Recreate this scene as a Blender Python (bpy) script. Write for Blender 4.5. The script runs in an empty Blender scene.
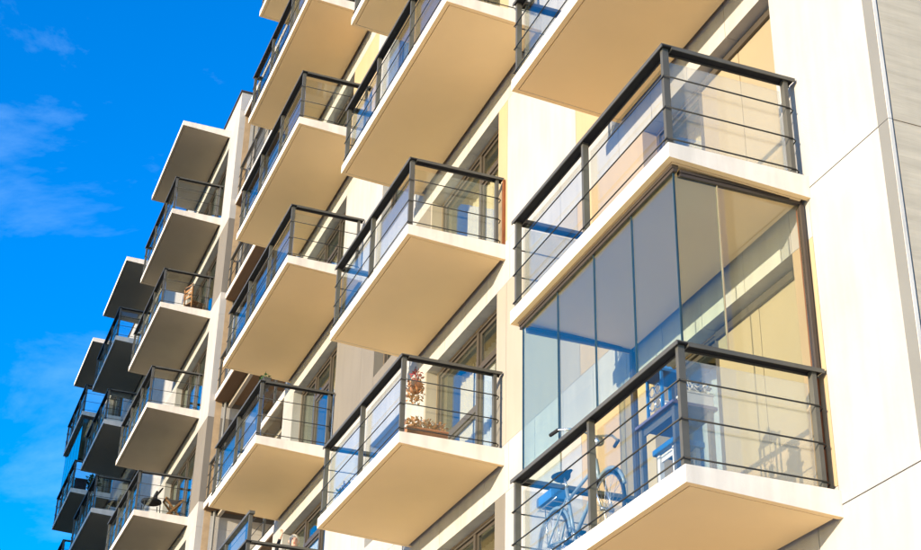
import bpy, bmesh, math, random
from mathutils import Vector, Matrix, Euler
random.seed(7)
R = math.radians
scene = bpy.context.scene
col = scene.collection

# ------------------------------------------------------------------ camera
cam_d = bpy.data.cameras.new('camera'); cam = bpy.data.objects.new('camera', cam_d); col.objects.link(cam)
cam.location = (9.8931, -7.0731, -4.3646)
cam.rotation_euler = Euler((2.070542, -0.020256, 1.197851), 'XYZ')
cam_d.sensor_fit = 'HORIZONTAL'; cam_d.sensor_width = 36.0; cam_d.lens = 1545.78 / 921 * 36
cam_d.clip_start = 0.1; cam_d.clip_end = 6000
scene.camera = cam

# ------------------------------------------------------------------ light
SUN_TO = Vector((0.45, -1.42, 0.26)).normalized()           # from the shadows the slabs throw on the wall
sun_d = bpy.data.lights.new('sun', 'SUN'); sun = bpy.data.objects.new('sun', sun_d); col.objects.link(sun)
sun_d.energy = 5.0; sun_d.angle = R(0.53); sun_d.color = (1.0, 0.85, 0.635)
sun.rotation_euler = SUN_TO.to_track_quat('Z', 'Y').to_euler(); sun.location = SUN_TO * 60
w = bpy.data.worlds.new('World'); scene.world = w; w.use_nodes = True
nt = w.node_tree; N = nt.nodes; L = nt.links; N.clear()
sky = N.new('ShaderNodeTexSky'); sky.sky_type = 'NISHITA'; sky.sun_disc = False
sky.sun_elevation = math.asin(SUN_TO.z); sky.sun_rotation = math.atan2(SUN_TO.x, SUN_TO.y)
sky.altitude = 50; sky.air_density = 1.0; sky.dust_density = 0.3; sky.ozone_density = 3.0
hsv = N.new('ShaderNodeHueSaturation'); hsv.inputs['Hue'].default_value = 0.514; hsv.inputs['Saturation'].default_value = 1.5; hsv.inputs['Value'].default_value = 2.7
tc = N.new('ShaderNodeTexCoord'); mp = N.new('ShaderNodeMapping'); mp.inputs['Location'].default_value = (2.3, 0.7, 1.22); mp.inputs['Scale'].default_value = (1.2, 2.2, 4.0); mp.inputs['Rotation'].default_value = (R(18), R(12), 0)
nz = N.new('ShaderNodeTexNoise'); nz.inputs['Scale'].default_value = 2.2; nz.inputs['Detail'].default_value = 9; nz.inputs['Roughness'].default_value = 0.62; nz.inputs['Distortion'].default_value = 0.35
rp = N.new('ShaderNodeValToRGB'); rp.color_ramp.elements[0].position = 0.53; rp.color_ramp.elements[1].position = 0.90
rp.color_ramp.elements[1].color = (0.34, 0.34, 0.34, 1)
mx = N.new('ShaderNodeMixRGB'); mx.inputs['Color2'].default_value = (5.5, 8.5, 11.0, 1)
bg = N.new('ShaderNodeBackground'); bg.inputs['Strength'].default_value = 0.10
ow = N.new('ShaderNodeOutputWorld')
L.new(tc.outputs['Generated'], mp.inputs['Vector']); L.new(mp.outputs['Vector'], nz.inputs['Vector']); L.new(nz.outputs['Fac'], rp.inputs['Fac'])
L.new(sky.outputs['Color'], hsv.inputs['Color']); L.new(hsv.outputs['Color'], mx.inputs['Color1']); L.new(rp.outputs['Color'], mx.inputs['Fac'])
L.new(mx.outputs['Color'], bg.inputs['Color']); L.new(bg.outputs['Background'], ow.inputs['Surface'])
vs = scene.view_settings; vs.view_transform = 'Standard'; vs.look = 'None'; vs.exposure = 0.82; vs.gamma = 1.0; vs.use_curve_mapping = False
cy = scene.cycles; cy.use_denoising = True; cy.max_bounces = 14; cy.diffuse_bounces = 7; cy.glossy_bounces = 6; cy.transparent_max_bounces = 32
cy.sample_clamp_indirect = 8.0

# ------------------------------------------------------------------ materials
MATS = {}
def mat(name, c, rough=0.8, var=0.10, scale=1.5, bump=0.0, bscale=60.0, metal=0.0, spec=0.3, streak=0.0, objvar=0.0, c2=None, stretch=(1, 1, 1)):
    m = bpy.data.materials.new(name); m.use_nodes = True; t = m.node_tree; n = t.nodes; l = t.links
    b = n['Principled BSDF']; b.inputs['Roughness'].default_value = rough; b.inputs['Metallic'].default_value = metal
    b.inputs['Specular IOR Level'].default_value = spec
    g = n.new('ShaderNodeNewGeometry'); mp = n.new('ShaderNodeMapping'); mp.inputs['Scale'].default_value = stretch; l.new(g.outputs['Position'], mp.inputs['Vector'])
    z = n.new('ShaderNodeTexNoise'); z.inputs['Scale'].default_value = scale; z.inputs['Detail'].default_value = 8; z.inputs['Roughness'].default_value = 0.6
    l.new(mp.outputs['Vector'], z.inputs['Vector'])
    r = n.new('ShaderNodeValToRGB'); lo = c2 or tuple(max(0, x * (1 - var)) for x in c); hi = tuple(min(1, x * (1 + var * 0.5)) for x in c)
    r.color_ramp.elements[0].position = 0.3; r.color_ramp.elements[1].position = 0.7
    r.color_ramp.elements[0].color = (*lo, 1); r.color_ramp.elements[1].color = (*hi, 1); l.new(z.outputs['Fac'], r.inputs['Fac'])
    out = r.outputs['Color']
    def mul(out, fac_socket, lo_):
        mr = n.new('ShaderNodeMapRange'); mr.inputs['To Min'].default_value = lo_; mr.inputs['To Max'].default_value = 1.0
        l.new(fac_socket, mr.inputs['Value'])
        q = n.new('ShaderNodeMixRGB'); q.blend_type = 'MULTIPLY'; q.inputs['Fac'].default_value = 1.0
        l.new(out, q.inputs['Color1']); l.new(mr.outputs['Result'], q.inputs['Color2']); return q.outputs['Color'], mr
    if streak:
        mp2 = n.new('ShaderNodeMapping'); mp2.inputs['Scale'].default_value = (2.2, 2.2, 0.35); l.new(g.outputs['Position'], mp2.inputs['Vector'])
        z2 = n.new('ShaderNodeTexNoise'); z2.inputs['Scale'].default_value = 2.5; z2.inputs['Detail'].default_value = 6; l.new(mp2.outputs['Vector'], z2.inputs['Vector'])
        out, mr = mul(out, z2.outputs['Fac'], 1 - streak); mr.inputs['From Min'].default_value = 0.35; mr.inputs['From Max'].default_value = 0.6
    if objvar:
        oi = n.new('ShaderNodeObjectInfo'); out, mr = mul(out, oi.outputs['Random'], 1 - objvar)
    l.new(out, b.inputs['Base Color'])
    if bump:
        zb = n.new('ShaderNodeTexNoise'); zb.inputs['Scale'].default_value = bscale; zb.inputs['Detail'].default_value = 5; l.new(mp.outputs['Vector'], zb.inputs['Vector'])
        bp = n.new('ShaderNodeBump'); bp.inputs['Strength'].default_value = bump; bp.inputs['Distance'].default_value = 0.01
        l.new(zb.outputs['Fac'], bp.inputs['Height']); l.new(bp.outputs['Normal'], b.inputs['Normal'])
        rr = n.new('ShaderNodeMapRange'); rr.inputs['To Min'].default_value = max(0.02, rough - 0.1); rr.inputs['To Max'].default_value = min(1, rough + 0.1)
        l.new(zb.outputs['Fac'], rr.inputs['Value']); l.new(rr.outputs['Result'], b.inputs['Roughness'])
    MATS[name] = m; return m

def glass(name, tint, ior=1.5, boost=1.0, milk=0.0):
    m = bpy.data.materials.new(name); m.use_nodes = True; t = m.node_tree; n = t.nodes; l = t.links
    n.remove(n['Principled BSDF']); o = n['Material Output']
    tr = n.new('ShaderNodeBsdfTransparent'); tr.inputs['Color'].default_value = (*tint, 1)
    gl = n.new('ShaderNodeBsdfGlossy'); gl.inputs['Roughness'].default_value = 0.01; gl.inputs['Color'].default_value = (0.92, 1.0, 0.90, 1)
    fr = n.new('ShaderNodeFresnel'); fr.inputs['IOR'].default_value = ior
    ml = n.new('ShaderNodeMath'); ml.operation = 'MULTIPLY'; ml.inputs[1].default_value = boost; ml.use_clamp = True
    gb = n.new('ShaderNodeNewGeometry'); mi = n.new('ShaderNodeMapRange'); mi.inputs['To Min'].default_value = ior; mi.inputs['To Max'].default_value = 1 / ior
    l.new(gb.outputs['Backfacing'], mi.inputs['Value']); l.new(mi.outputs['Result'], fr.inputs['IOR'])     # both faces of the pane reflect alike
    # slight unevenness of the pane
    g = n.new('ShaderNodeNewGeometry'); z = n.new('ShaderNodeTexNoise'); z.inputs['Scale'].default_value = 1.3; z.inputs['Detail'].default_value = 1
    bp = n.new('ShaderNodeBump'); bp.inputs['Strength'].default_value = 0.06; bp.inputs['Distance'].default_value = 0.05
    l.new(g.outputs['Position'], z.inputs['Vector']); l.new(z.outputs['Fac'], bp.inputs['Height']); l.new(bp.outputs['Normal'], gl.inputs['Normal'])
    mx = n.new('ShaderNodeMixShader'); l.new(fr.outputs['Fac'], ml.inputs[0]); l.new(ml.outputs['Value'], mx.inputs['Fac'])
    l.new(tr.outputs['BSDF'], mx.inputs[1]); l.new(gl.outputs['BSDF'], mx.inputs[2]); l.new(mx.outputs['Shader'], o.inputs['Surface'])
    if milk:                               # dusty film on the pane: a little diffuse scattering
        df = n.new('ShaderNodeBsdfDiffuse'); df.inputs['Color'].default_value = (0.62, 0.59, 0.53, 1)
        dn = n.new('ShaderNodeTexNoise'); dn.inputs['Scale'].default_value = 3.0; dn.inputs['Detail'].default_value = 6; l.new(g.outputs['Position'], dn.inputs['Vector'])
        dm = n.new('ShaderNodeMapRange'); dm.inputs['To Min'].default_value = milk * .7; dm.inputs['To Max'].default_value = milk * 1.3; l.new(dn.outputs['Fac'], dm.inputs['Value'])
        m2 = n.new('ShaderNodeMixShader'); l.new(dm.outputs['Result'], m2.inputs['Fac']); l.new(mx.outputs['Shader'], m2.inputs[1]); l.new(df.outputs['BSDF'], m2.inputs[2]); l.new(m2.outputs['Shader'], o.inputs['Surface'])
    MATS[name] = m; return m

mat('white', (0.44, 0.418, 0.39), 0.75, 0.10, 0.9, 0.3, 70, streak=0.10, objvar=0.03)
mat('fascia', (0.78, 0.705, 0.61), 0.7, 0.10, 2.0, 0.2, 80, streak=0.16)
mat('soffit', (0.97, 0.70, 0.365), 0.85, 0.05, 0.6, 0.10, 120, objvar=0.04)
mat('soffit_shade_tan', (0.42, 0.345, 0.24), 0.85, 0.08, 0.7, 0.10, 120)  # soffit copy darkened to carry the near wing column's shade
mat('soffit_shade_grey', (0.24, 0.22, 0.175), 0.85, 0.08, 0.7, 0.10, 120)  # darkest soffit copy, shade of the farthest columns put into its colour
mat('screed', (0.24, 0.21, 0.18), 0.9, 0.15, 2.0, 0.2, 60)
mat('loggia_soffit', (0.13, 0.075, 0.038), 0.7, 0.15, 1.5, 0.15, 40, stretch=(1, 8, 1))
mat('cream', (0.345, 0.305, 0.25), 0.8, 0.05, 0.8, 0.15, 90, streak=0.05)
mat('yellow', (0.44, 0.325, 0.19), 0.8, 0.06, 0.8, 0.15, 90, streak=0.05)
mat('ochre', (0.32, 0.25, 0.155), 0.8, 0.06, 0.8, 0.15, 90)
mat('taupe', (0.19, 0.168, 0.14), 0.8, 0.06, 0.8, 0.15, 90, streak=0.06)
mat('trim_grey', (0.19, 0.187, 0.175), 0.55, 0.06, 2.0, 0.05, 60)
mat('joint', (0.42, 0.30, 0.18), 0.9, 0.2, 5)
mat('steel', (0.085, 0.080, 0.066), 0.5, 0.2, 5.0, 0.05, 200, spec=0.45)
mat('rod', (0.03, 0.03, 0.028), 0.5, 0.2, 5.0, metal=0.3)
mat('frame', (0.07, 0.055, 0.04), 0.45, 0.15, 4.0, spec=0.4)
mat('track', (0.055, 0.042, 0.034), 0.45, 0.15, 4.0, spec=0.4)
mat('seal', (0.02, 0.045, 0.055), 0.3, 0.2, 4.0, spec=0.5)
mat('rust_wood', (0.26, 0.085, 0.028), 0.7, 0.45, 14.0, 0.3, 60, stretch=(1, 1, 0.3))
mat('blind', (0.72, 0.58, 0.36), 0.9, 0.08, 3.0, 0.1, 200)
mat('linen', (0.62, 0.60, 0.56), 0.9, 0.08, 3.0, 0.1, 200)
mat('room', (0.11, 0.10, 0.085), 0.9, 0.1, 1.0)
mat('roofing', (0.06, 0.05, 0.045), 0.7, 0.2, 2.0)
mat('wood', (0.42, 0.20, 0.07), 0.55, 0.35, 12.0, 0.2, 40, stretch=(1, 1, 5))
mat('dark_fabric', (0.02, 0.022, 0.028), 0.9, 0.3, 8.0, 0.2, 150)
mat('skin', (0.62, 0.36, 0.26), 0.55, 0.08, 10.0)
mat('hair', (0.62, 0.56, 0.46), 0.6, 0.3, 30.0, 0.4, 60)
mat('leaf_green', (0.04, 0.10, 0.025), 0.6, 0.5, 9.0)
mat('leaf_rust', (0.50, 0.22, 0.08), 0.8, 0.5, 12.0)
mat('petal_red', (0.55, 0.06, 0.04), 0.7, 0.3, 12.0)
mat('petal_violet', (0.10, 0.08, 0.30), 0.7, 0.3, 12.0)
mat('terracotta', (0.42, 0.17, 0.08), 0.8, 0.15, 8.0, 0.2, 60)
mat('blue_paint', (0.02, 0.12, 0.32), 0.45, 0.15, 6.0, spec=0.5)
mat('bike_blue', (0.20, 0.27, 0.33), 0.35, 0.1, 6.0, spec=0.6)
mat('chrome', (0.62, 0.64, 0.66), 0.25, 0.1, 6.0, metal=0.9)
mat('rubber_and_shade', (0.015, 0.015, 0.017), 0.8, 0.2, 8.0)  # rubber parts, and the painted shade inside the rail channels
mat('plum_board', (0.13, 0.10, 0.15), 0.5, 0.2, 6.0, spec=0.5)
mat('towel_blue', (0.03, 0.16, 0.45), 0.95, 0.15, 8.0, 0.3, 150)
mat('ground', (0.10, 0.11, 0.06), 0.95, 0.35, 0.12, 0.5, 4)
mat('bounce_paving', (0.76, 0.64, 0.48), 0.85, 0.12, 0.6, 0.2, 20)
mat('tower_wall', (0.35, 0.31, 0.27), 0.85, 0.1, 0.5, 0.1, 20)
mat('tower_glass', (0.03, 0.04, 0.05), 0.08, 0.1, 1.0, spec=0.6)
# board-marked concrete of the end wall: streaks run along the boards
mat('concrete', (0.64, 0.54, 0.40), 0.9, 0.0, 1.2, 0.55, 3.0, c2=(0.50, 0.42, 0.31), stretch=(2, 0.9, 11), streak=0.06)
glass('rail_glass', (0.965, 0.98, 0.98), 1.58, 1.0)
glass('window_glass', (0.90, 0.93, 0.94), 1.6, 1.2)
glass('tint_glass', (0.915, 0.965, 0.93), 1.5, 1.35)
glass('dusty_glass', (0.96, 0.97, 0.96), 1.58, 1.0, 0.22)
glass('clear_glass', (0.97, 0.965, 0.95), 1.5, 1.0)

# ------------------------------------------------------------------ mesh helpers
class MB:
    def __init__(s): s.v = []; s.f = []; s.m = []; s.mi = 0
    def _add(s, vs, fs):
        o = len(s.v); s.v += [tuple(x) for x in vs]; s.f += [tuple(o + i for i in f) for f in fs]; s.m += [s.mi] * len(fs); return s
    def box(s, x0, x1, y0, y1, z0, z1):
        return s._add([(x0, y0, z0), (x1, y0, z0), (x1, y1, z0), (x0, y1, z0), (x0, y0, z1), (x1, y0, z1), (x1, y1, z1), (x0, y1, z1)],
                      [(0, 3, 2, 1), (4, 5, 6, 7), (0, 1, 5, 4), (1, 2, 6, 5), (2, 3, 7, 6), (3, 0, 4, 7)])
    def prism_x(s, prof, x0, x1):            # profile of (y, z), counter-clockwise seen from +x
        n = len(prof)
        return s._add([(x0, y, z) for y, z in prof] + [(x1, y, z) for y, z in prof],
                      [tuple(range(n))[::-1], tuple(range(n, 2 * n))] + [(i, (i + 1) % n, n + (i + 1) % n, n + i) for i in range(n)])
    def tube(s, pts, r, n=8, closed=False):
        pts = [Vector(p) for p in pts]; m = len(pts); rs = r if isinstance(r, (list, tuple)) else [r] * m; rings = []
        for i, p in enumerate(pts):
            a = pts[(i - 1) % m] if (closed or i > 0) else p; b = pts[(i + 1) % m] if (closed or i < m - 1) else p
            d = (b - a).normalized(); u = d.cross(Vector((0, 0, 1)))
            if u.length < 1e-3: u = d.cross(Vector((0, 1, 0)))
            u.normalize(); v = d.cross(u)
            rings.append([p + (u * math.cos(2 * math.pi * k / n) + v * math.sin(2 * math.pi * k / n)) * rs[i] for k in range(n)])
        vs = [q for ring in rings for q in ring]; fs = []
        for i in range(m if closed else m - 1):
            a = i * n; b = ((i + 1) % m) * n
            fs += [(a + k, a + (k + 1) % n, b + (k + 1) % n, b + k) for k in range(n)]
        if not closed: fs += [tuple(range(n))[::-1], tuple((m - 1) * n + k for k in range(n))]
        return s._add(vs, fs)
    def ring(s, c, rad, r, axis='y', n=28, k=6):
        c = Vector(c); pts = []
        for i in range(n):
            a = 2 * math.pi * i / n
            pts.append(c + (Vector((math.cos(a), 0, math.sin(a))) if axis == 'y' else Vector((0, math.cos(a), math.sin(a))) if axis == 'x' else Vector((math.cos(a), math.sin(a), 0))) * rad)
        return s.tube(pts, r, k, True)
    def quad(s, a, b, c, d): return s._add([a, b, c, d], [(0, 1, 2, 3)])
    def lathe(s, c, prof, n=14):
        vs = []; fs = []
        for r, z in prof: vs += [(c[0] + r * math.cos(2 * math.pi * k / n), c[1] + r * math.sin(2 * math.pi * k / n), c[2] + z) for k in range(n)]
        for i in range(len(prof) - 1): fs += [(i * n + k, i * n + (k + 1) % n, (i + 1) * n + (k + 1) % n, (i + 1) * n + k) for k in range(n)]
        fs += [tuple(range(n))[::-1], tuple((len(prof) - 1) * n + k for k in range(n))]
        return s._add(vs, fs)
    def mesh(s, name, mats, bevel=0, smooth=False):
        me = bpy.data.meshes.new(name); me.from_pydata(s.v, [], s.f)
        for m in (mats if isinstance(mats, (list, tuple)) else [mats]): me.materials.append(MATS[m])
        for p, i in zip(me.polygons, s.m): p.material_index = i; p.use_smooth = smooth
        bm = bmesh.new(); bm.from_mesh(me); bmesh.ops.recalc_face_normals(bm, faces=bm.faces)
        if bevel: bmesh.ops.bevel(bm, geom=[e for e in bm.edges if len(e.link_faces) == 2 and e.calc_face_angle(0) > 0.3], offset=bevel, segments=2, profile=0.7, affect='EDGES', clamp_overlap=True)
        bm.to_mesh(me); bm.free(); return me

WL = {}
def put(name, me, parent=None, loc=(0, 0, 0)):
    """link a mesh (or None for an Empty) at a WORLD location under a parent"""
    o = bpy.data.objects.new(name, me); col.objects.link(o); loc = Vector(loc); WL[o.name] = loc
    if parent is not None:
        o.parent = parent; o.location = loc - WL[parent.name]
    else: o.location = loc
    return o
def tag(o, label, cat, group=None, kind=None):
    if label: o['label'] = label
    if cat: o['category'] = cat
    if group: o['group'] = group
    if kind: o['kind'] = kind
    return o
CACHE = {}
def bx(name, x0, x1, y0, y1, z0, z1, m, parent, bevel=0):
    """one box piece; alike boxes share mesh data"""
    k = (name, round(x1 - x0, 3), round(y1 - y0, 3), round(z1 - z0, 3), m, bevel)
    if k not in CACHE: CACHE[k] = MB().box(0, x1 - x0, 0, y1 - y0, 0, z1 - z0).mesh(name, m, bevel)
    return put(name, CACHE[k], parent, (x0, y0, z0))
def cached(key, fn):
    if key not in CACHE: CACHE[key] = fn()
    return CACHE[key]

# ------------------------------------------------------------------ ground
GZ = -6.0
g = put('ground', MB().box(-2000, 2000, -2000, 2000, -1, 0).mesh('ground', 'ground'), None, (0, 0, GZ)); g['kind'] = 'structure'
g = put('bounce_forecourt', MB().box(-24, 70, -70, 0.0, 0, 0.05).mesh('bounce_forecourt', 'bounce_paving'), None, (0, 0, GZ - 0.02)); g['kind'] = 'structure'  # unseen pale paving, added to bounce warm light up onto the soffits

# ------------------------------------------------------------------ unseen block added behind the viewer to cast the far wing's shade
T = put('shade_casting_block', None, None, (-45, -58, GZ))
tag(T, 'plain brown apartment block added out of view to shade the far wing', 'building')
TX0, TX1, TY0, TY1, TZ = -80, -18.9, -66, -50, 29.0
bx('wall', TX0, TX1, TY0, TY1, GZ, TZ, 'tower_wall', T); bx('roof', TX0 - .3, TX1 + .3, TY0 - .3, TY1 + .3, TZ + .002, TZ + .5, 'roofing', T)
for k in range(11):
    for i in range(15):
        bx('window', TX0 + 2 + i * 4, TX0 + 3.8 + i * 4, TY1 + .002, TY1 + .06, GZ + 1.1 + 3.1 * k, GZ + 2.6 + 3.1 * k, 'tower_glass', T)

# ------------------------------------------------------------------ the apartment building
B = put('apartment_building', None, None, (-12, 0, GZ))
tag(B, 'cream apartment building with rows of white balconies and dark steel railings', 'building')
H = 3.0; BT, BB = 0.20, -0.46            # white bands run from 0.46 below to 0.20 above each floor line
D0 = 0.17                                # depth of the window reveals
KMIN, KMAX = -2, 8
J = 0.004

def band(x0, x1, k, step, m='white'):
    n = max(1, round((x1 - x0) / step)); s = (x1 - x0) / n
    for i in range(n): bx('band_panel', x0 + i * s + J, x0 + (i + 1) * s - J, 0, D0, k * H + BB, k * H + BT, m, B)
    bx('lintel', x0, x1, D0, 0.34, k * H + BB - 0.02, k * H + BT - 0.02, 'joint', B)
def infill(x0, x1, k, m, z0=None, z1=None, back=True):
    z0 = k * H + BT if z0 is None else z0; z1 = (k + 1) * H + BB if z1 is None else z1
    bx('wall_panel', x0 + J, x1 - J, 0, D0, z0 + J, z1 - J, m, B)
    if back: bx('wall_core', x0, x1, D0, 0.34, z0 - 0.02, z1 - 0.02, 'joint', B)

def curtain_mesh(wd, ht, folds, m, amp=0.018):
    n = int(folds * 8); mb = MB(); vs = []; fs = []
    for i in range(n + 1):
        x = wd * i / n; y = amp * math.sin(2 * math.pi * folds * i / n) + amp * 0.5 * math.sin(5.1 * folds * i / n)
        vs += [(x, y, 0), (x, y * 0.8, ht)]
    for i in range(n): fs.append((2 * i, 2 * i + 2, 2 * i + 3, 2 * i + 1))
    mb._add(vs, fs); return mb.mesh('blind', m, smooth=True)

def window(x0, x1, z0, z1, mull=(), trans=None, blinds=(), sash=True):
    """frame in the reveal; panes, sashes and blinds are sub-parts. mull: x of mullions; trans {light index: z}; blinds (x0, x1, material)"""
    t = 0.06; mb = MB()
    mb.box(0, t, 0, .09, 0, z1 - z0); mb.box(x1 - x0 - t, x1 - x0, 0, .09, 0, z1 - z0)
    mb.box(t, x1 - x0 - t, 0, .09, 0, t); mb.box(t, x1 - x0 - t, 0, .09, z1 - z0 - t, z1 - z0)
    xs = [x0] + list(mull) + [x1]
    for q in mull: mb.box(q - x0 - t * .6, q - x0 + t * .6, 0, .09, t, z1 - z0 - t)
    lights = []
    for i in range(len(xs) - 1):
        a = xs[i] + (t if i == 0 else t * .6); b = xs[i + 1] - (t if i == len(xs) - 2 else t * .6)
        zt = (trans or {}).get(i)
        if zt is None: lights.append((a, b, z0 + t, z1 - t))
        else:
            mb.box(a - x0, b - x0, 0.005, .085, zt - z0 - .04, zt - z0 + .04); lights += [(a, b, z0 + t, zt - .04), (a, b, zt + .04, z1 - t)]
    wo = put('window', mb.mesh('window', 'frame', 0.006), B, (x0, D0 + .002, z0))
    for a, b, c, d in lights:
        s = 0.045
        if sash:
            key = ('sash', round(b - a, 2), round(d - c, 2))
            def f():
                q = MB(); W_ = b - a - .01; T_ = d - c - .01
                q.box(0, s, 0, .05, 0, T_); q.box(W_ - s, W_, 0, .05, 0, T_); q.box(s, W_ - s, 0, .05, 0, s); q.box(s, W_ - s, 0, .05, T_ - s, T_)
                return q.mesh('sash', 'frame', 0.004)
            put('sash', cached(key, f), wo, (a + .005, D0 + .03, c + .005))
        else: s = 0.0
        key = ('pane', round(b - a, 2), round(d - c, 2), s)
        put('pane', cached(key, lambda: MB().box(0, b - a - .01 - 2 * s, 0, .012, 0, d - c - .01 - 2 * s).mesh('pane', 'window_glass')), wo, (a + .005 + s, D0 + .045, c + .005 + s))
    for a, b, m in blinds:
        key = ('bl', round(b - a, 2), round(z1 - z0, 2), m)
        put('blind', cached(key, lambda: curtain_mesh(b - a, z1 - z0 - .05, max(3, (b - a) * 7), m)), wo, (a, 0.52, z0 + .02))
    return wo

# --- inner floors and partition walls, seen through the glass
for k in range(KMIN, KMAX + 2):
    bx('floor_slab', -18.8, 1.05, .345, 7.0, k * H - .14, k * H + .14, 'room', B)
    if k <= 7: bx('floor_slab', -49, -27.1, .345, 7.0, k * H - .14, k * H + .14, 'room', B)
for x in (-4.0, -6.9, -11.2, -15.0, -18.75): bx('partition_wall', x - .1, x + .1, .36, 6.9, KMIN * H, (KMAX + 1) * H, 'room', B)
for x in (-27.3, -33.5, -36.8, -42.5, -48.9): bx('partition_wall', x - .1, x + .1, .36, 6.9, KMIN * H, 7 * H, 'room', B)
bx('back_wall', -18.8, 1.05, 7.01, 7.3, GZ, (KMAX + 1) * H + .8, 'room', B)
bx('back_wall', -49, -27.1, 7.01, 7.3, GZ, 7 * H + .8, 'room', B)

# --- main block
ROOF_K = KMAX + 1
for k in range(KMIN, ROOF_K + 1):
    fine = 0 <= k <= 4
    band(-10.2, -.37, k, 0.82 if fine else 3.4); band(-18.8, -10.2, k, 1.2 if 2 <= k <= 5 else 4.3)
for k in range(KMIN, ROOF_K):
    z = k * H
    # white pier beside the corner, its panels break just above each floor line
    # opening beside the corner: window, recessed render panel, jamb strips
    if k == 0:
        infill(-.37, -.03, k, 'yellow', back=False)
        bx('band_panel', -.366, -.034, 0, D0, z + .035, z + BT, 'white', B); bx('band_panel', -.366, -.034, 0, D0, z + H + BB, z + H + .025, 'white', B)
    z0, z1 = z + BT, z + H + BB
    window(-3.05, -2.02, z0, z1, blinds=[(-3.0, -2.3, 'blind')] if k != 0 else [(-3.0, -2.1, 'linen')])
    bx('recess_panel', -2.015, -1.25, D0 + .004, .34, z0, z1, 'ochre', B); bx('recess_panel', -1.245, -.375, D0 + .008, .34, z0, z1, 'ochre', B); bx('recess_rail', -2.015, -.375, D0 - .03, D0 + .003, z1 - .10, z1 - .02, 'frame', B)
    infill(-4.8, -3.06, k, 'yellow')
    infill(-7.03, -4.8, k, 'cream' if k == 1 else 'white')
    infill(-7.37, -7.03, k, {0: 'taupe', 1: 'cream'}.get(k, 'yellow'))
    window(-10.13, -7.38, z0, z1, mull=(-8.5,), trans={0: z + 1.33, 1: z + 1.9} if k % 2 else {1: z + 2.0},
           blinds=[(-10.05, -9.5, 'blind'), (-9.45, -7.5, 'linen')] if k % 2 else [(-9.9, -7.5, 'blind')])
    infill(-10.2, -10.135, k, 'cream')
    wc = {2: ('taupe', 'taupe'), 3: ('white', 'taupe'), 4: ('yellow', 'white'), 6: ('yellow', 'white')}.get(k, ('white', 'white'))
    infill(-15.2, -13.6, k, wc[0]); infill(-13.6, -12.85, k, 'taupe' if k == 2 else 'white')
    infill(-12.85, -11.2, k, wc[1], z0, z + .6); infill(-12.85, -11.2, k, wc[1], z + 2.35, z1)
    window(-12.85, -11.2, z + .6, z + 2.35, mull=(-12.02,), blinds=[(-12.8, -12.1, 'linen')] if k % 2 == 0 else []); infill(-11.2, -10.2, k, wc[1])
    window(-18.2, -15.21, z0, z1, mull=(-17.2, -16.2), trans={1: z + 2.0}, blinds=[(-18.1, -17.1, 'linen'), (-16.1, -15.3, 'blind')] if k % 2 else [(-17.2, -15.3, 'blind')])
    infill(-18.8, -18.2, k, 'white')
# white wall between the first balcony column and the corner, one panel per floor
for k in range(KMIN, ROOF_K):
    z = k * H + .03
    bx('wall_panel', -.03 if k == 0 else -.366, 1.046, 0, D0, z + .005, z + H - .005, 'white', B, .004)
    bx('corner_trim', 1.05, 1.19, 0.0, .05, z + .003, z + H - .003, 'trim_grey', B)
    bx('corner_bead', 1.1905, 1.1945, -.001, .034, z + .003, z + H - .003, 'fascia', B)
    bx('end_wall_panel', .9, 1.19, .054, 3.6, z + .005, z + H - .005, 'concrete', B); bx('end_wall_panel', .9, 1.19, 3.61, 7.3, z + .005, z + H - .005, 'concrete', B)
bx('wall_core', .80, 1.16, .055, 7.28, GZ, ROOF_K * H + .9, 'joint', B)
bx('wall_core', -.369, 1.045, D0 + .002, .34, GZ, ROOF_K * H + .9, 'joint', B)
bx('parapet', -18.8, 1.2, .002, .3, ROOF_K * H + BT + .01, ROOF_K * H + 1.0, 'white', B)
bx('parapet_cap', -18.85, 1.25, -.05, .35, ROOF_K * H + 1.005, ROOF_K * H + 1.06, 'roofing', B)
bx('roof', -18.8, 1.1, .31, 7.3, ROOF_K * H + .2, ROOF_K * H + .5, 'roofing', B)
bx('side_wall', -18.99, -18.81, .002, 7.3, GZ, ROOF_K * H + 1.0, 'white', B)

# --- recess with loggias between the main block and the wing
bx('recess_back_wall', -27.1, -19.0, 2.41, 2.7, GZ, 21.8, 'white', B)
RAILH = 1.24
def loggia(k, rail=True):
    z = k * H; x0, x1 = -27.09, -19.0
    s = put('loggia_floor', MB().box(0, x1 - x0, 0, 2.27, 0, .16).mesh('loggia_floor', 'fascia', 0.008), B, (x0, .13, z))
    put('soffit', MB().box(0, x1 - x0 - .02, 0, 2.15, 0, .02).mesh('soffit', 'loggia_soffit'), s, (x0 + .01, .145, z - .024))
    put('beam', MB().box(0, x1 - x0 - .02, 0, .09, 0, .12).mesh('beam', 'cream', .006), s, (x0 + .01, .50, z - .15))
    if not rail: return
    for i in range(6):
        px = x0 + .06 + i * (x1 - x0 - .12) / 5
        put('post', cached('lpost', lambda: MB().box(-.022, .022, -.025, .025, 0, RAILH - .2).mesh('post', 'steel')), s, (px, .2, z + .16))
    put('top_rail', cached('lrail', lambda: MB().box(0, x1 - x0, -.04, .04, 0, .05).mesh('top_rail', 'steel', .004)), s, (x0, .2, z + RAILH - .04))
    for h in (.24, .57, .9): put('rail_bar', cached('lbar', lambda: MB().tube([(0, 0, 0), (x1 - x0, 0, 0)], .008, 6).mesh('rail_bar', 'rod')), s, (x0, .16, z + h))
for k in (3, 4, 5, 6): loggia(k)
loggia(7, False); loggia(2)
TAUPE = (3, 5)
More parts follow.
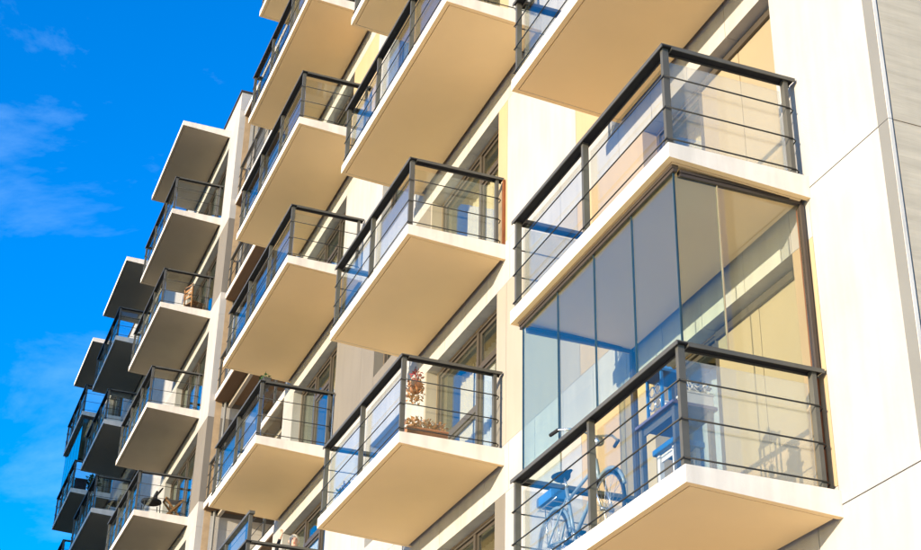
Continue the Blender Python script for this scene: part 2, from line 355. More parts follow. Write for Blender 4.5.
for k in range(KMIN, 7):
    m = 'taupe' if k in TAUPE else 'white'
    z0, z1 = k * H + BT, (k + 1) * H + BB
    infill(-28.24, -27.1, k, m)
    bx('side_wall_panel', -27.3, -27.1005, D0 + .004, 2.4, z0 + J, z1 - J, m, B)
    bx('side_band_panel', -27.3, -27.1005, D0 + .004, 2.4, k * H + BB, k * H + BT, 'white', B)
bx('side_band_panel', -27.3, -27.1005, D0 + .004, 2.4, 7 * H + BB, 7 * H + .8, 'white', B)
put('downpipe', MB().tube([(0, 0, GZ + .1), (0, 0, 21.7)], .035, 8).mesh('downpipe', 'trim_grey', smooth=True), B, (-27.02, .42, 0))

# --- wing
for k in range(KMIN, 8): band(-49, -27.1, k, 2.75)
for k in range(KMIN, 7):
    z = k * H; z0, z1 = z + BT, z + H + BB
    window(-32.4, -28.25, z0, z1, mull=(-31.4, -30.3, -29.2), blinds=[(-31.2, -30.4, 'linen')] if k in (3, 4) else []); infill(-37.0, -32.4, k, 'white')
    window(-41.1, -37.0, z0, z1, mull=(-40, -39, -38), blinds=[(-38, -37.2, 'linen')] if k == 5 else []); infill(-43.8, -41.1, k, 'white')
    window(-48.0, -43.8, z0, z1, mull=(-47, -46, -44.9), blinds=[(-44.9, -44, 'linen')]); infill(-49, -48, k, 'white')
bx('parapet', -49, -27.1, .001, .3, 7 * H + BT + .006, 7 * H + .8, 'white', B)
bx('parapet_cap', -49.05, -27.06, -.04, .34, 7 * H + .803, 7 * H + .85, 'roofing', B); bx('parapet_cap', -27.34, -27.06, .345, 2.75, 7 * H + .803, 7 * H + .85, 'roofing', B)
bx('roof', -49, -27.32, .31, 7.3, 7 * H + .15, 7 * H + .4, 'roofing', B)
bx('side_wall', -49.2, -49.005, 0, 7.3, GZ, 7 * H + .8, 'white', B)

# --- balconies
DEP = 1.42; YO = -1.365; IN = .085
def slope(y): return -.08 * (y + DEP) / DEP
def balcony(xl, xr, k, bays=2, rail=True):
    sm = 'soffit_shade_grey' if xl < -35 else 'soffit_shade_tan' if xl < -25 else 'soffit'
    z = k * H; Lx = xr - xl; key = ('slab', round(Lx, 3), sm)
    def mk():
        mb = MB(); rim = .06
        prof = [(-DEP, 0), (-DEP + rim, 0), (-DEP + rim, slope(-DEP + rim) + .03), (-.30, slope(-.3) + .03), (-.30, .05), (0, .05), (0, .15), (-DEP, .15)]
        full = [(-DEP, 0), (0, -.08), (0, .15), (-DEP, .15)]
        mb.prism_x(prof, rim, Lx - rim); mb.prism_x(full, 0, rim); mb.prism_x(full, Lx - rim, Lx)
        mb.mi = 1; mb.box(.03, Lx - .03, -DEP + .03, -.003, .1505, .1535)
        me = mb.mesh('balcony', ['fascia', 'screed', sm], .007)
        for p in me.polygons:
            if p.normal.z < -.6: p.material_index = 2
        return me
    s = put('balcony', cached(key, mk), B, (xl, 0, z))
    def mks():
        y0, y1 = -DEP + .07, -.055
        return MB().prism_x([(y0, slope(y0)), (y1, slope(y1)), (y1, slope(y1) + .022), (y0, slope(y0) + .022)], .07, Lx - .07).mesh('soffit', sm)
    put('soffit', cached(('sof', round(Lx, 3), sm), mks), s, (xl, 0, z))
    if not rail: return s
    # posts
    mp_ = cached('post', lambda: MB().box(-.022, .022, -.032, .032, 0, RAILH - .15 - .0205).mesh('post', 'steel', .003))
    mq_ = cached('postq', lambda: MB().box(-.032, .032, -.022, .022, 0, RAILH - .15 - .0205).mesh('post', 'steel', .003))
    xs = [xl + IN + i * (Lx - 2 * IN) / bays for i in range(bays + 1)]
    for x in xs: put('post', mp_, s, (x, YO, z + .15))
    for x in (xl + IN, xr - IN): put('post', mq_, s, (x, -.11, z + .15))
    # top rail: inverted channel, the shade in its hollow painted as a black strip
    def chan(n):
        m_ = MB().box(0, n, -.058, .058, .040, .05).box(0, n, -.058, -.048, .012, .0395).box(0, n, .048, .058, .012, .0395); m_.mi = 1; m_.box(.003, n - .003, -.0475, .0475, .030, .0395); return m_.mesh('top_rail', ['steel', 'rubber_and_shade'])
    def chany(n):
        m_ = MB().box(-.058, .058, 0, n, .040, .05).box(-.058, -.048, 0, n, .012, .0395).box(.048, .058, 0, n, .012, .0395); m_.mi = 1; m_.box(-.0475, .0475, .003, n - .003, .030, .0395); return m_.mesh('top_rail', ['steel', 'rubber_and_shade'])
    put('top_rail', cached(('tr', round(Lx, 3)), lambda: chan(Lx - 2 * IN + .116)), s, (xl + IN - .058, YO, z + RAILH - .05))
    for x in (xl + IN, xr - IN): put('top_rail', cached('try', lambda: chany(-YO - .060 - .02)), s, (x, YO + .060, z + RAILH - .05))
    # bars
    for h in (.225, .56, .895):
        put('rail_bar', cached(('rb', round(Lx, 3)), lambda: MB().tube([(0, 0, 0), (Lx - 2 * IN + .08, 0, 0)], .0075, 6).mesh('rail_bar', 'rod', smooth=True)), s, (xl + IN - .04, YO - .042, z + h))
        def hook(sg):
            return MB().tube([(0, 0, 0), (0, 1.30, 0), (-.012 * sg, 1.335, -.012), (-.06 * sg, 1.335, -.03)], .0075, 6).mesh('rail_bar', 'rod', smooth=True)
        put('rail_bar', cached('rbr', lambda: hook(1)), s, (xr - IN + .04, YO - .03, z + h))
        put('rail_bar', cached('rbl', lambda: hook(-1)), s, (xl + IN - .04, YO - .03, z + h))
    # glass behind the bars
    gm = 'dusty_glass' if xl > -5 else 'rail_glass'
    n = (Lx - 2 * IN) / bays
    for i in range(bays): put('glass_panel', cached(('gp', round(n, 3)), lambda: MB().box(0, n - .05, 0, .01, 0, .93).mesh('glass_panel', 'rail_glass')), s, (xs[i] + .025, YO + .045, z + .19))
    for x in (xl + IN + .035, xr - IN - .045): put('glass_panel', cached(('gps', gm), lambda: MB().box(0, .01, 0, 1.16, 0, .93).mesh('glass_panel', gm)), s, (x, YO + .065, z + .19))
    return s

BAL = {}
for k in (-1, 0, 1, 2, 3): BAL[1, k] = balcony(-3.53, 0.0, k, 2)
for k in (0, 1, 2): BAL[2, k] = balcony(-10.6, -7.07, k, 2)
for k in (3, 4, 5): BAL[2, k] = balcony(-10.6, -5.82, k, 3)
for k in (0, 1, 2): BAL[3, k] = balcony(-18.62, -15.05, k, 2)
for k in (3, 4, 5, 6): BAL[3, k] = balcony(-18.62, -13.8, k, 3)
for k in (2, 3, 4, 5, 6): BAL[4, k] = balcony(-32.85, -28.25, k, 3)
for k in (3, 4, 5, 6): BAL[5, k] = balcony(-41.66, -37.11, k, 3)
for k in (4, 5, 6): BAL[6, k] = balcony(-48.36, -43.89, k, 3)
for x0, x1 in ((-32.85, -28.25), (-41.66, -37.11), (-48.36, -43.89)): balcony(x0, x1, 7, 3, False)

# --- glazed-in balcony: panes above the railing of the lowest balcony by the corner
def glaze(s, xl, xr, z, xj, right=True, m='tint_glass'):
    YG = -1.315; xr -= .06; xl += .03
    zb, zt = z + RAILH + .012, z + H - .075
    # head tracks
    for dy, a, b in ((0, .0, .032), (.010, .034, .064)):
        put('head_track', MB().box(0, xr - xl - .06, -.022 - dy, .022 + dy, zt - z + a, zt - z + b).mesh('head_track', 'track', .003), s, (xl + .03, YG, z))
        for x in ((xr - .06, xl + .06) if right else (xl + .06,)):
            put('head_track', MB().box(-.022 - dy, .022 + dy, .05, -YG - .03, zt - z + a, zt - z + b - .0).mesh('head_track', 'track', .003), s, (x, YG, z - .03))
    for i in range(len(xj) - 1):
        put('glazing_pane', MB().box(.006, xj[i + 1] - xj[i] - .006, -.006, .006, 0, zt - zb).mesh('glazing_pane', m), s, (xj[i], YG, zb))
    for x in xj: put('glazing_seal', cached(('seal', round(zt - zb, 2)), lambda: MB().box(-.0055, .0055, -.009, .009, 0, zt - zb).mesh('glazing_seal', 'seal')), s, (x, YG, zb))
    yj = (YG + .01, -.89, -.06)
    for x in ((xr - .06, xl + .06) if right else (xl + .06,)):
        for a, b in ((0, 1), (1, 2)):
            put('glazing_pane', MB().box(-.006, .006, .006, yj[b] - yj[a] - .006, 0, zt - zb - .03).mesh('glazing_pane', m if a == 0 else 'clear_glass'), s, (x, yj[a], zb))
        put('glazing_seal', MB().box(-.009, .009, -.0055, .0055, 0, zt - zb - .03).mesh('glazing_seal', 'ochre'), s, (x, yj[1], zb))
        put('glazing_post', MB().box(-.03, .03, -.02, .02, 0, zt - zb - .03).mesh('glazing_post', 'track', .003), s, (x, yj[2] + .025, zb))
s = BAL[1, 0]
glaze(s, -3.53, 0, 0, (-3.42, -2.55, -1.72, -.93, -.125))
put('edge_strip', MB().box(0, .04, -.06, -.004, 0, 1.05).mesh('edge_strip', 'rust_wood'), s, (-.185, 0, .16)); put('edge_strip', MB().box(0, .02, -.05, -.004, 0, 1.62).mesh('edge_strip', 'rust_wood'), s, (-.175, 0, 1.26))
for i, ht in ((1, 3.0),):
    put('edge_strip', MB().box(0, .03, -.04, -.002, 0, 1.04).mesh('edge_strip', 'rust_wood'), BAL[2, i + 1], (-7.11, 0, 3.16 + ht))
glaze(BAL[6, 5], -48.36, -43.89, 15.0, [-48.3 + i * 4.35 / 5 for i in range(6)])
# taller front screen on one balcony of the third column
s = BAL[3, 1]; z = 3.0
put('screen_rail', MB().box(-18.6, -15.03, -.05, .05, 0, .05).mesh('screen_rail', 'steel', .004), s, (0, YO, z + 1.70))
for x in (-18.56, -16.84, -15.11):
    put('screen_post', MB().box(-.022, .022, -.032, .032, 0, .452).mesh('screen_post', 'steel', .003), s, (x, YO, z + RAILH + .004))
for a in (-18.53, -16.81): put('screen_pane', MB().box(0, 1.67, -.005, .005, 0, .44).mesh('screen_pane', 'rail_glass'), s, (a, YO, z + RAILH + .01))

# ------------------------------------------------------------------ things on the balconies
def foliage(cx, cy, cz, rx, ry, rz, n, size, m, name='foliage', seed=1):
    rnd = random.Random(seed); mb = MB()
    for _ in range(n):
        a = rnd.uniform(0, 6.28); u = rnd.uniform(-1, 1); r = rnd.uniform(.25, 1) ** .6
        p = Vector((cx + rx * r * math.sqrt(1 - u * u) * math.cos(a), cy + ry * r * math.sqrt(1 - u * u) * math.sin(a), cz + rz * r * u))
        d = Vector((rnd.gauss(0, 1), rnd.gauss(0, 1), rnd.gauss(.2, .8))).normalized(); e = d.cross(Vector((rnd.gauss(0, 1), rnd.gauss(0, 1), rnd.gauss(0, 1)))).normalized()
        s_ = size * rnd.uniform(.6, 1.3); nrm = d.cross(e) * s_ * .12
        mb._add([p, p + d * s_ * .5 + e * s_ * .28 + nrm, p + d * s_, p + d * s_ * .5 - e * s_ * .28 + nrm], [(0, 1, 2), (0, 2, 3)])
    return mb.mesh(name, m)
def stems(pts, r, m):
    mb = MB()
    for a, b in pts: mb.tube([a, b], r, 5)
    return mb.mesh('stem', m)

# bicycle on the glazed balcony
bk = put('bicycle', None, None, (-2.66, -1.06, .154)); bk.scale = (1.08,) * 3; tag(bk, 'blue city bicycle with rear rack bag parked behind the glazed balcony railing', 'bicycle')
X0, YB, Z0 = -2.66, -1.06, .154
rw, fw, rr_ = Vector((-.55, 0, .34)), Vector((.53, 0, .34)), .315
bbk, seat, head_t, head_b = Vector((-.11, 0, .29)), Vector((-.27, 0, .80)), Vector((.33, 0, .86)), Vector((.39, 0, .66))
def bp_(name, me, par=bk): return put(name, me, par, (X0, YB, Z0))
m = MB(); m.tube([bbk, seat], .016, 8).tube([bbk, head_b], .018, 8).tube([head_t, head_b], .02, 8).tube([seat - Vector((-.04, 0, .12)), head_t - Vector((0, 0, .06))], .015, 8)
for sy in (-.06, .06):
    m.tube([bbk + Vector((0, sy * .6, 0)), rw + Vector((0, sy, 0))], .009, 6); m.tube([seat + Vector((.03, sy * .3, -.10)), rw + Vector((0, sy, 0))], .008, 6)
bp_('frame', m.mesh('frame', 'bike_blue', smooth=True))
m = MB()
for sy in (-.055, .055): m.tube([head_b + Vector((0, sy * .8, 0)), Vector((.45, sy, .5)), fw + Vector((0, sy, 0))], .010, 6)
m.tube([head_b + Vector((0, -.05, 0)), head_b + Vector((0, .05, 0))], .014, 6); bp_('fork', m.mesh('fork', 'chrome', smooth=True))
for c in (rw, fw):
    wo = bp_('wheel', MB().ring(c, rr_ - .012, .010).mesh('wheel', 'chrome', smooth=True))
    put('tyre', MB().ring(c, rr_ + .006, .019).mesh('tyre', 'rubber_and_shade', smooth=True), wo, (X0, YB, Z0))
    m = MB()
    for i in range(24):
        a = 2 * math.pi * i / 24; sy = .03 if i % 2 else -.03
        m.tube([c + Vector((0, sy, 0)), c + Vector((math.cos(a), 0, math.sin(a))) * (rr_ - .015)], .0022, 4)
    put('spokes', m.mesh('spokes', 'chrome'), wo, (X0, YB, Z0))
    put('hub', MB().tube([c + Vector((0, -.06, 0)), c + Vector((0, .06, 0))], .02, 8).mesh('hub', 'chrome', smooth=True), wo, (X0, YB, Z0))
    pts = [c + Vector((math.cos(a), 0, math.sin(a))) * (rr_ + .04) for a in [R(d) for d in range(20 if c is fw else 5, 176, 12)]]
    bp_('mudguard', MB().tube(pts, .017, 6).mesh('mudguard', 'bike_blue', smooth=True))
m = MB(); m.tube([seat, seat + Vector((-.035, 0, .12))], .013, 8); bp_('seat_post', m.mesh('seat_post', 'chrome', smooth=True))
sp = seat + Vector((-.04, 0, .14))
m = MB(); m.tube([sp + Vector((-.14, 0, .01)), sp + Vector((-.11, 0, .02)), sp + Vector((-.03, 0, .015)), sp + Vector((.06, 0, .015)), sp + Vector((.14, 0, .005))], [.055, .085, .075, .035, .018], 10)
for i, v in enumerate(m.v): m.v[i] = (v[0], v[1], sp.z + (v[2] - sp.z) * .55)
bp_('saddle', m.mesh('saddle', 'dark_fabric', smooth=True))
hb = head_t + Vector((-.03, 0, .22))
m = MB(); m.tube([head_t, hb], .013, 8)
m.tube([hb + Vector((-.20, -.31, .05)), hb + Vector((-.10, -.29, .06)), hb + Vector((.0, -.18, .05)), hb + Vector((.03, 0, 0)), hb + Vector((0, .18, .05)), hb + Vector((-.10, .29, .06)), hb + Vector((-.20, .31, .05))], .011, 8)
bp_('handlebar', m.mesh('handlebar', 'chrome', smooth=True))
for sy in (-1, 1): bp_('grip', MB().tube([hb + Vector((-.22, .315 * sy, .05)), hb + Vector((-.10, .292 * sy, .06))], .017, 8).mesh('grip', 'rubber_and_shade', smooth=True))
bp_('headlamp', MB().tube([hb + Vector((.04, 0, -.07)), hb + Vector((.12, 0, -.08))], [.03, .045], 10).mesh('headlamp', 'chrome', smooth=True))
bp_('crank', MB().ring(bbk + Vector((0, -.05, 0)), .085, .006).tube([bbk + Vector((0, -.06, 0)), bbk + Vector((.12, -.07, -.10))], .009, 6).tube([bbk + Vector((0, .06, 0)), bbk + Vector((-.12, .07, .10))], .009, 6).mesh('crank', 'chrome', smooth=True))
for v in (Vector((.12, -.11, -.10)), Vector((-.12, .11, .10))): bp_('pedal', MB().box(bbk.x + v.x - .04, bbk.x + v.x + .04, v.y - .04, v.y + .04, bbk.z + v.z - .012, bbk.z + v.z + .012).mesh('pedal', 'rubber_and_shade', .004))
m = MB()
for sy in (-.06, .06): m.tube([rw + Vector((-.22, sy, .40)), rw + Vector((.20, sy, .40))], .007, 6).tube([rw + Vector((0, sy, 0)), rw + Vector((-.06, sy, .40))], .006, 6)
for q in (-.2, -.05, .1): m.tube([rw + Vector((q, -.06, .40)), rw + Vector((q, .06, .40))], .006, 6)
bp_('rack', m.mesh('rack', 'chrome', smooth=True))
bp_('rack_bag', MB().box(rw.x - .20, rw.x + .14, -.09, .09, rw.z + .412, rw.z + .51).mesh('rack_bag', 'towel_blue', .03))
bp_('kickstand', MB().tube([bbk + Vector((-.08, -.04, -.02)), Vector((-.22, -.16, .0))], .008, 6).mesh('kickstand', 'chrome'))

# table, stool and the things on the table
def table(name, x0, x1, y0, y1, z0, zt, top, leg, label, cat, lt=.022, th=.03):
    t = put(name, None, None, ((x0 + x1) / 2, (y0 + y1) / 2, z0)); tag(t, label, cat)
    bx('top', x0, x1, y0, y1, zt - th, zt, top, t, .006)
    for x in (x0 + .05, x1 - .05):
        for y in (y0 + .05, y1 - .05): bx('leg', x - lt, x + lt, y - lt, y + lt, z0, zt - th - .001, leg, t)
    bx('apron', x0 + .075, x1 - .075, y0 + .045, y0 + .06, zt - th - .07, zt - th - .001, leg, t); bx('apron', x0 + .075, x1 - .075, y1 - .06, y1 - .045, zt - th - .07, zt - th - .001, leg, t)
    return t
table('table', -1.10, -.42, -1.27, -.84, .152, .90, 'plum_board', 'steel', 'dark plum table with thin legs at the glazed balcony corner', 'table')
table('stool', -.86, -.50, -1.24, -.94, .152, .60, 'blue_paint', 'linen', 'low stool with blue seat and pale legs under the plum table', 'stool', .02, .05)
ln = put('lantern', None, None, (-.86, -1.08, .902)); tag(ln, 'blue metal lantern with scrolled sides standing on the plum table', 'lantern')
m = MB()
for x in (-.13, .13):
    for y in (-.11, .11): m.box(x - .012, x + .012, y - .012, y + .012, .02, .40)
m.box(-.15, .15, -.13, .13, 0, .02).box(-.15, .15, -.13, .13, .40, .425); put('cage', m.mesh('cage', 'blue_paint', .003), ln, (-.86, -1.08, .902))
put('roof', MB().lathe((0, 0, .426), [(.15, 0), (.10, .05), (.03, .08), (.02, .12)], 4).mesh('roof', 'blue_paint'), ln, (-.86, -1.08, .902))
m = MB()
for c in ((-.05, .14), (.05, .14), (-.05, .27), (.05, .27)): m.ring((c[0], -.11, c[1]), .045, .006, 'y', 16, 5)
put('scrollwork', m.mesh('scrollwork', 'chrome', smooth=True), ln, (-.86, -1.08, .902))
put('candle', MB().lathe((0, 0, .021), [(.035, 0), (.035, .16), (.006, .165)], 12).mesh('candle', 'linen', smooth=True), ln, (-.86, -1.08, .902))
def trough(name, x0, x1, y0, y1, z, h, mbox, label, cat, mleaf, leafn, lsize, lh, blooms=None, seed=3, group=None):
    t = put(name, None, None, ((x0 + x1) / 2, (y0 + y1) / 2, z)); tag(t, label, cat, group); o = ((x0 + x1) / 2, (y0 + y1) / 2, z); a, b = (x1 - x0) / 2, (y1 - y0) / 2
    put('box', MB().box(-a, a, -b, b, 0, h).box(-a - .008, a + .008, -b - .008, b + .008, h + .0005, h + .02).mesh('box', mbox, .005), t, o)
    put('foliage', foliage(0, 0, h + lh * .5, a * 1.05, b * 1.2, lh * .55, leafn, lsize, mleaf, seed=seed), t, o)
    if blooms: put('flowers', foliage(0, 0, h + lh * .75, a, b * 1.1, lh * .4, blooms[1], lsize * .7, blooms[0], 'flowers', seed + 9), t, o)
    rnd = random.Random(seed)
    pr = [((rnd.uniform(-a, a) * .8, rnd.uniform(-b, b) * .7, h), (rnd.uniform(-a, a), rnd.uniform(-b, b), h + lh * .9)) for _ in range(14)]
    put('stem', stems(pr, .004, mleaf), t, o); return t
trough('flower_box', -.60, -.45, -1.12, -.86, .902, .10, 'linen', 'small pale flower box on the plum table behind side glass', 'flower box', 'linen', 90, .05, .14, ('towel_blue', 40), 5)
trough('flower_box', -7.38, -7.20, -1.27, -.72, 3.152, .13, 'terracotta', 'terracotta flower box of dried rust coloured flowers on balcony floor', 'flower box', 'leaf_rust', 260, .06, .17, ('linen', 25), 6)
trough('flower_box', -10.38, -9.55, -1.29, -1.15, 3.152, .09, 'linen', 'low white flower box of violet flowers behind railing glass', 'flower box', 'leaf_green', 60, .07, .22, ('petal_violet', 80), 7)
trough('flower_box', -15.75, -15.20, -1.33, -1.20, 6.152 + 1.09, .10, 'steel', 'narrow dark flower box of trailing green leaves on railing top', 'flower box', 'leaf_green', 110, .06, .14, None, 8)
hp = put('hanging_basket', None, None, (-7.28, -1.16, 3.80)); tag(hp, 'hanging basket of rust leaves and red flowers below the railing corner', 'hanging basket'); o = (-7.28, -1.16, 3.80)
put('pot', MB().lathe((0, 0, 0), [(.05, 0), (.085, .04), (.095, .12), (.10, .13)], 14).mesh('pot', 'terracotta', smooth=True), hp, o)
m = MB()
for a in (0, 2.1, 4.2): m.tube([(.095 * math.cos(a), .095 * math.sin(a), .12), (0, 0, .38)], .003, 4)
put('wire', m.mesh('wire', 'rod'), hp, o)
put('foliage', foliage(0, 0, .02, .13, .13, .18, 150, .065, 'leaf_rust', seed=21), hp, o); put('flowers', foliage(0, 0, .24, .09, .09, .10, 45, .06, 'petal_red', 'flowers', 22), hp, o)

# chairs on the far balconies
def chair(loc, rz, label, wood='wood', back=True, group=None):
    t = put('wooden_chair', None, None, loc); tag(t, label, 'chair', group); t.rotation_euler.z = rz
    def pt(n, me): 
        o_ = bpy.data.objects.new(n, me); col.objects.link(o_); o_.parent = t; WL[o_.name] = Vector(loc); return o_
    for x in (-.2, .2):
        pt('leg', MB().box(x - .02, x + .02, -.21, -.17, 0, .44).mesh('leg', wood)); pt('leg', MB().prism_x([(.17, 0), (.21, 0), (.25, .98), (.21, .98)], x - .02, x + .02).mesh('leg', wood))
    for i in range(5): pt('seat_slat', MB().box(-.23, .23, -.23 + i * .085, -.155 + i * .085, .441, .462).mesh('seat_slat', wood, .004))
    for i in range(4): pt('back_slat', MB().box(-.178, .178, .195 + i * .006, .212 + i * .006, .58 + i * .11, .65 + i * .11).mesh('back_slat', wood, .004))
    return t
chair((-28.95, -.36, 15.152), R(200), 'orange brown slatted wooden chair on a far balcony by the pier')
def folding_stool(loc, label):
    t = put('folding_stool', None, None, loc); tag(t, label, 'stool')
    for x in (-.19, .19):
        put('leg', MB().prism_x([(-.25, 0), (-.19, 0), (.25, .50), (.19, .50)], x - .018, x + .018).mesh('leg', 'wood'), t, loc)
        put('leg', MB().prism_x([(.19, 0), (.25, 0), (-.19, .50), (-.25, .50)], x - .056 if x > 0 else x + .020, x - .020 if x > 0 else x + .056).mesh('leg', 'wood'), t, loc)
    for y in (-.22, .22): put('crossbar', MB().box(-.21, .21, y - .022, y + .022, .502, .53).mesh('crossbar', 'wood', .004), t, loc)
    put('seat', MB()._add([(x, y, .532 - .06 * (1 - (y / .2) ** 2)) for y in (-.2, -.12, 0, .12, .2) for x in (-.19, .19)], [(2 * i, 2 * i + 1, 2 * i + 3, 2 * i + 2) for i in range(4)]).mesh('seat', 'linen', smooth=True), t, loc)
    return t
folding_stool((-28.65, -.37, 9.152), 'wooden folding stool with crossed legs on a balcony beside the pier')
def hoop_chair(loc, label, m_='dark_fabric'):
    t = put('armchair', None, None, loc); tag(t, label, 'armchair')
    for x in (-.2, .2):
        for y in (-.2, .2): put('leg', MB().tube([(x * 1.1, y * 1.1, 0), (x, y, .40)], .013, 6).mesh('leg', 'rod'), t, loc)
    put('seat', MB().lathe((0, 0, .40), [(.24, 0), (.27, .02), (.26, .07), (.1, .085)], 18).mesh('seat', m_, smooth=True), t, loc)
    put('backrest', MB().tube([(.02 if False else -.27 * math.cos(a) , .27 * math.sin(a) * .95, .45 + .40 * math.sin(a)) for a in [R(q) for q in range(0, 181, 15)]], .016, 8).mesh('backrest', 'rod', smooth=True), t, loc)
    put('back_cushion', MB().box(-.2, .2, .06, .12, .48, .70).mesh('back_cushion', m_, .03), t, loc)
    return t
hoop_chair((-28.75, -.92, 9.152), 'dark armchair beside the wooden folding stool')
hoop_chair((-37.7, -.60, 12.152), 'dark hoop backed armchair on the shaded balcony two columns past the pier')
pl = put('potted_plant', None, None, (-44.35, -.62, 15.152)); o = (-44.35, -.62, 15.152); tag(pl, 'leafy green potted plant on the farthest glazed balcony', 'potted plant')
put('pot', MB().lathe((0, 0, 0), [(.12, 0), (.17, .26), (.18, .28)], 14).mesh('pot', 'dark_fabric', smooth=True), pl, o)
put('foliage', foliage(0, 0, .48, .24, .24, .26, 260, .12, 'leaf_green', seed=31), pl, o)
put('stem', stems([((.0, 0, .25), (.05 * i - .1, .08 * math.sin(i), .55)) for i in range(5)], .008, 'leaf_green'), pl, o)
pl = put('storage_chest', None, None, (-44.3, -1.08, 15.152)); o = (-44.3, -1.08, 15.152); tag(pl, 'dark lidded storage chest beside the green potted plant', 'chest')
put('body', MB().box(-.35, .35, -.2, .2, .02, .36).mesh('body', 'dark_fabric', .01), pl, o); put('lid', MB().box(-.37, .37, -.22, .22, .362, .42).mesh('lid', 'dark_fabric', .015), pl, o)
for x in (-.3, .3): put('foot', MB().box(x - .03, x + .03, -.18, .18, 0, .019).mesh('foot', 'rubber_and_shade'), pl, o)

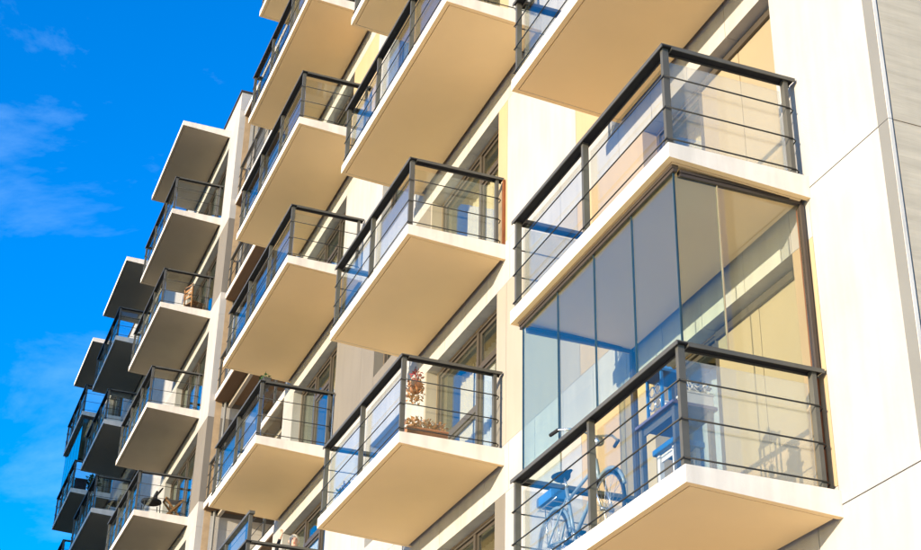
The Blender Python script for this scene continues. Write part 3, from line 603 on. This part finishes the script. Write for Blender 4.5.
# ------------------------------------------------------------------ person standing on the balcony with the tall screen
def person():
    P0 = Vector((-16.15, -.30, 3.152))
    J_ = {'pel': (0, 0, .93), 'bel': (0, 0, 1.08), 'che': (.01, 0, 1.28), 'nek': (.02, 0, 1.44), 'hd0': (.03, 0, 1.53), 'hd1': (.04, 0, 1.62), 'hd2': (.04, 0, 1.70),
          'lsh': (0, .18, 1.38), 'lel': (.10, .26, 1.13), 'lwr': (.32, .14, 1.16), 'lha': (.40, .10, 1.18),
          'rsh': (0, -.18, 1.38), 'rel': (.14, -.33, 1.36), 'rwr': (.18, -.27, 1.61), 'rha': (.19, -.255, 1.685),
          'lhi': (0, .09, .88), 'lkn': (.02, .10, .48), 'lan': (0, .10, .08), 'lto': (.14, .11, .035), 'rhi': (0, -.09, .88), 'rkn': (.02, -.10, .48), 'ran': (0, -.10, .08), 'rto': (.14, -.11, .035)}
    Rr = {'pel': (.15, .13), 'bel': (.13, .11), 'che': (.16, .12), 'nek': (.055, .055), 'hd0': (.07, .065), 'hd1': (.092, .078), 'hd2': (.07, .065), 'lsh': (.065, .065), 'rsh': (.065, .065), 'lel': (.045, .045), 'rel': (.045, .045),
          'lwr': (.030, .030), 'rwr': (.030, .030), 'lha': (.038, .022), 'rha': (.038, .022), 'lhi': (.09, .09), 'rhi': (.09, .09), 'lkn': (.06, .06), 'rkn': (.06, .06), 'lan': (.04, .04), 'ran': (.04, .04), 'lto': (.035, .03), 'rto': (.035, .03)}
    E = [('pel', 'bel'), ('bel', 'che'), ('che', 'nek'), ('nek', 'hd0'), ('hd0', 'hd1'), ('hd1', 'hd2'), ('che', 'lsh'), ('lsh', 'lel'), ('lel', 'lwr'), ('lwr', 'lha'), ('che', 'rsh'), ('rsh', 'rel'), ('rel', 'rwr'), ('rwr', 'rha'),
         ('pel', 'lhi'), ('lhi', 'lkn'), ('lkn', 'lan'), ('lan', 'lto'), ('pel', 'rhi'), ('rhi', 'rkn'), ('rkn', 'ran'), ('ran', 'rto')]
    # fingers: short chains rooted in the palm
    for sd, base, dr, sp_ in (('l', Vector(J_['lha']), Vector((.9, -.3, -.25)), Vector((.2, .9, .1))), ('r', Vector(J_['rha']), Vector((.25, .05, .95)), Vector((.75, .6, -.1)))):
        dr.normalize(); sp_.normalize()
        for i, ln_ in enumerate((.062, .072, .068, .052)):
            a = base + sp_ * (i - 1.5) * .019 + dr * .022
            J_[f'{sd}f{i}a'] = tuple(a); J_[f'{sd}f{i}b'] = tuple(a + dr * ln_ * .55); J_[f'{sd}f{i}c'] = tuple(a + dr * ln_ + sp_.cross(dr) * .018)
            for q in 'abc': Rr[f'{sd}f{i}{q}'] = (.0088, .0088)
            E += [(sd + 'ha', f'{sd}f{i}a'), (f'{sd}f{i}a', f'{sd}f{i}b'), (f'{sd}f{i}b', f'{sd}f{i}c')]
        a = base - sp_ * .034; J_[sd + 'ta'] = tuple(a); J_[sd + 'tb'] = tuple(a - sp_ * .02 + dr * .035); Rr[sd + 'ta'] = Rr[sd + 'tb'] = (.010, .010); E += [(sd + 'ha', sd + 'ta'), (sd + 'ta', sd + 'tb')]
    names = list(J_); idx = {n: i for i, n in enumerate(names)}
    me = bpy.data.meshes.new('person'); me.from_pydata([J_[n] for n in names], [(idx[a], idx[b]) for a, b in E], [])
    o = bpy.data.objects.new('person', me); col.objects.link(o)
    sk = o.modifiers.new('skin', 'SKIN'); sk.use_smooth_shade = True; sb = o.modifiers.new('sub', 'SUBSURF'); sb.levels = sb.render_levels = 2
    for n in names:
        sv = me.skin_vertices[0].data[idx[n]]; sv.radius = Rr[n]; sv.use_root = n == 'pel'
    dg = bpy.context.evaluated_depsgraph_get(); nm = bpy.data.meshes.new_from_object(o.evaluated_get(dg)); o.modifiers.clear(); o.data = nm; bpy.data.meshes.remove(me)
    nm.materials.clear(); nm.materials.append(MATS['dark_fabric']); nm.materials.append(MATS['skin']); nm.name = 'person'
    for p in nm.polygons:
        c = p.center; hand = (c - Vector(J_['lha'])).length < .11 or (c - Vector(J_['rha'])).length < .11
        p.material_index = 1 if (c.z > 1.455 and (abs(c.y) < .16)) or hand else 0; p.use_smooth = True
    # sculpt the nose and the brow a little
    for v in nm.vertices:
        if v.co.z > 1.5 and abs(v.co.y) < .03 and v.co.x > .1 and 1.58 < v.co.z < 1.64: v.co.x += .018
    o.location = P0; o.scale = (.95,) * 3; o.rotation_euler.z = R(-12); WL[o.name] = P0
    tag(o, 'person in a dark top with pale hair raising one hand on a balcony', 'person')
    def kid(n, me_): k_ = bpy.data.objects.new(n, me_); col.objects.link(k_); k_.parent = o; return k_
    mb = MB(); mb.lathe((.025, 0, 1.60), [(.085, -.06), (.105, 0), (.102, .06), (.085, .11), (.05, .14), (.01, .15)], 18)
    for i, v in enumerate(mb.v):
        x, y, z_ = v; mb.v[i] = (x if x < .075 or z_ > 1.68 else .075, y * .92, z_)
    kid('hair', mb.mesh('hair', 'hair', smooth=True))
    for sy in (-1, 1):
        kid('eye', MB().lathe((.118, .033 * sy, 1.63), [(.004, -.009), (.011, 0), (.004, .009)], 8).mesh('eye', 'dark_fabric', smooth=True))
        kid('ear', MB().lathe((.03, .092 * sy, 1.60), [(.006, -.03), (.016, 0), (.012, .025), (.003, .032)], 8).mesh('ear', 'skin', smooth=True))
    kid('mouth', MB().box(.108, .122, -.022, .022, 1.553, 1.561).mesh('mouth', 'petal_red', .002))
person()

BAL[1, 0]['label'] = 'glazed-in balcony beside the building corner'
BAL[3, 1]['label'] = 'balcony with a taller glass screen above its front railing'
BAL[6, 5]['label'] = 'glazed-in balcony in the farthest column'
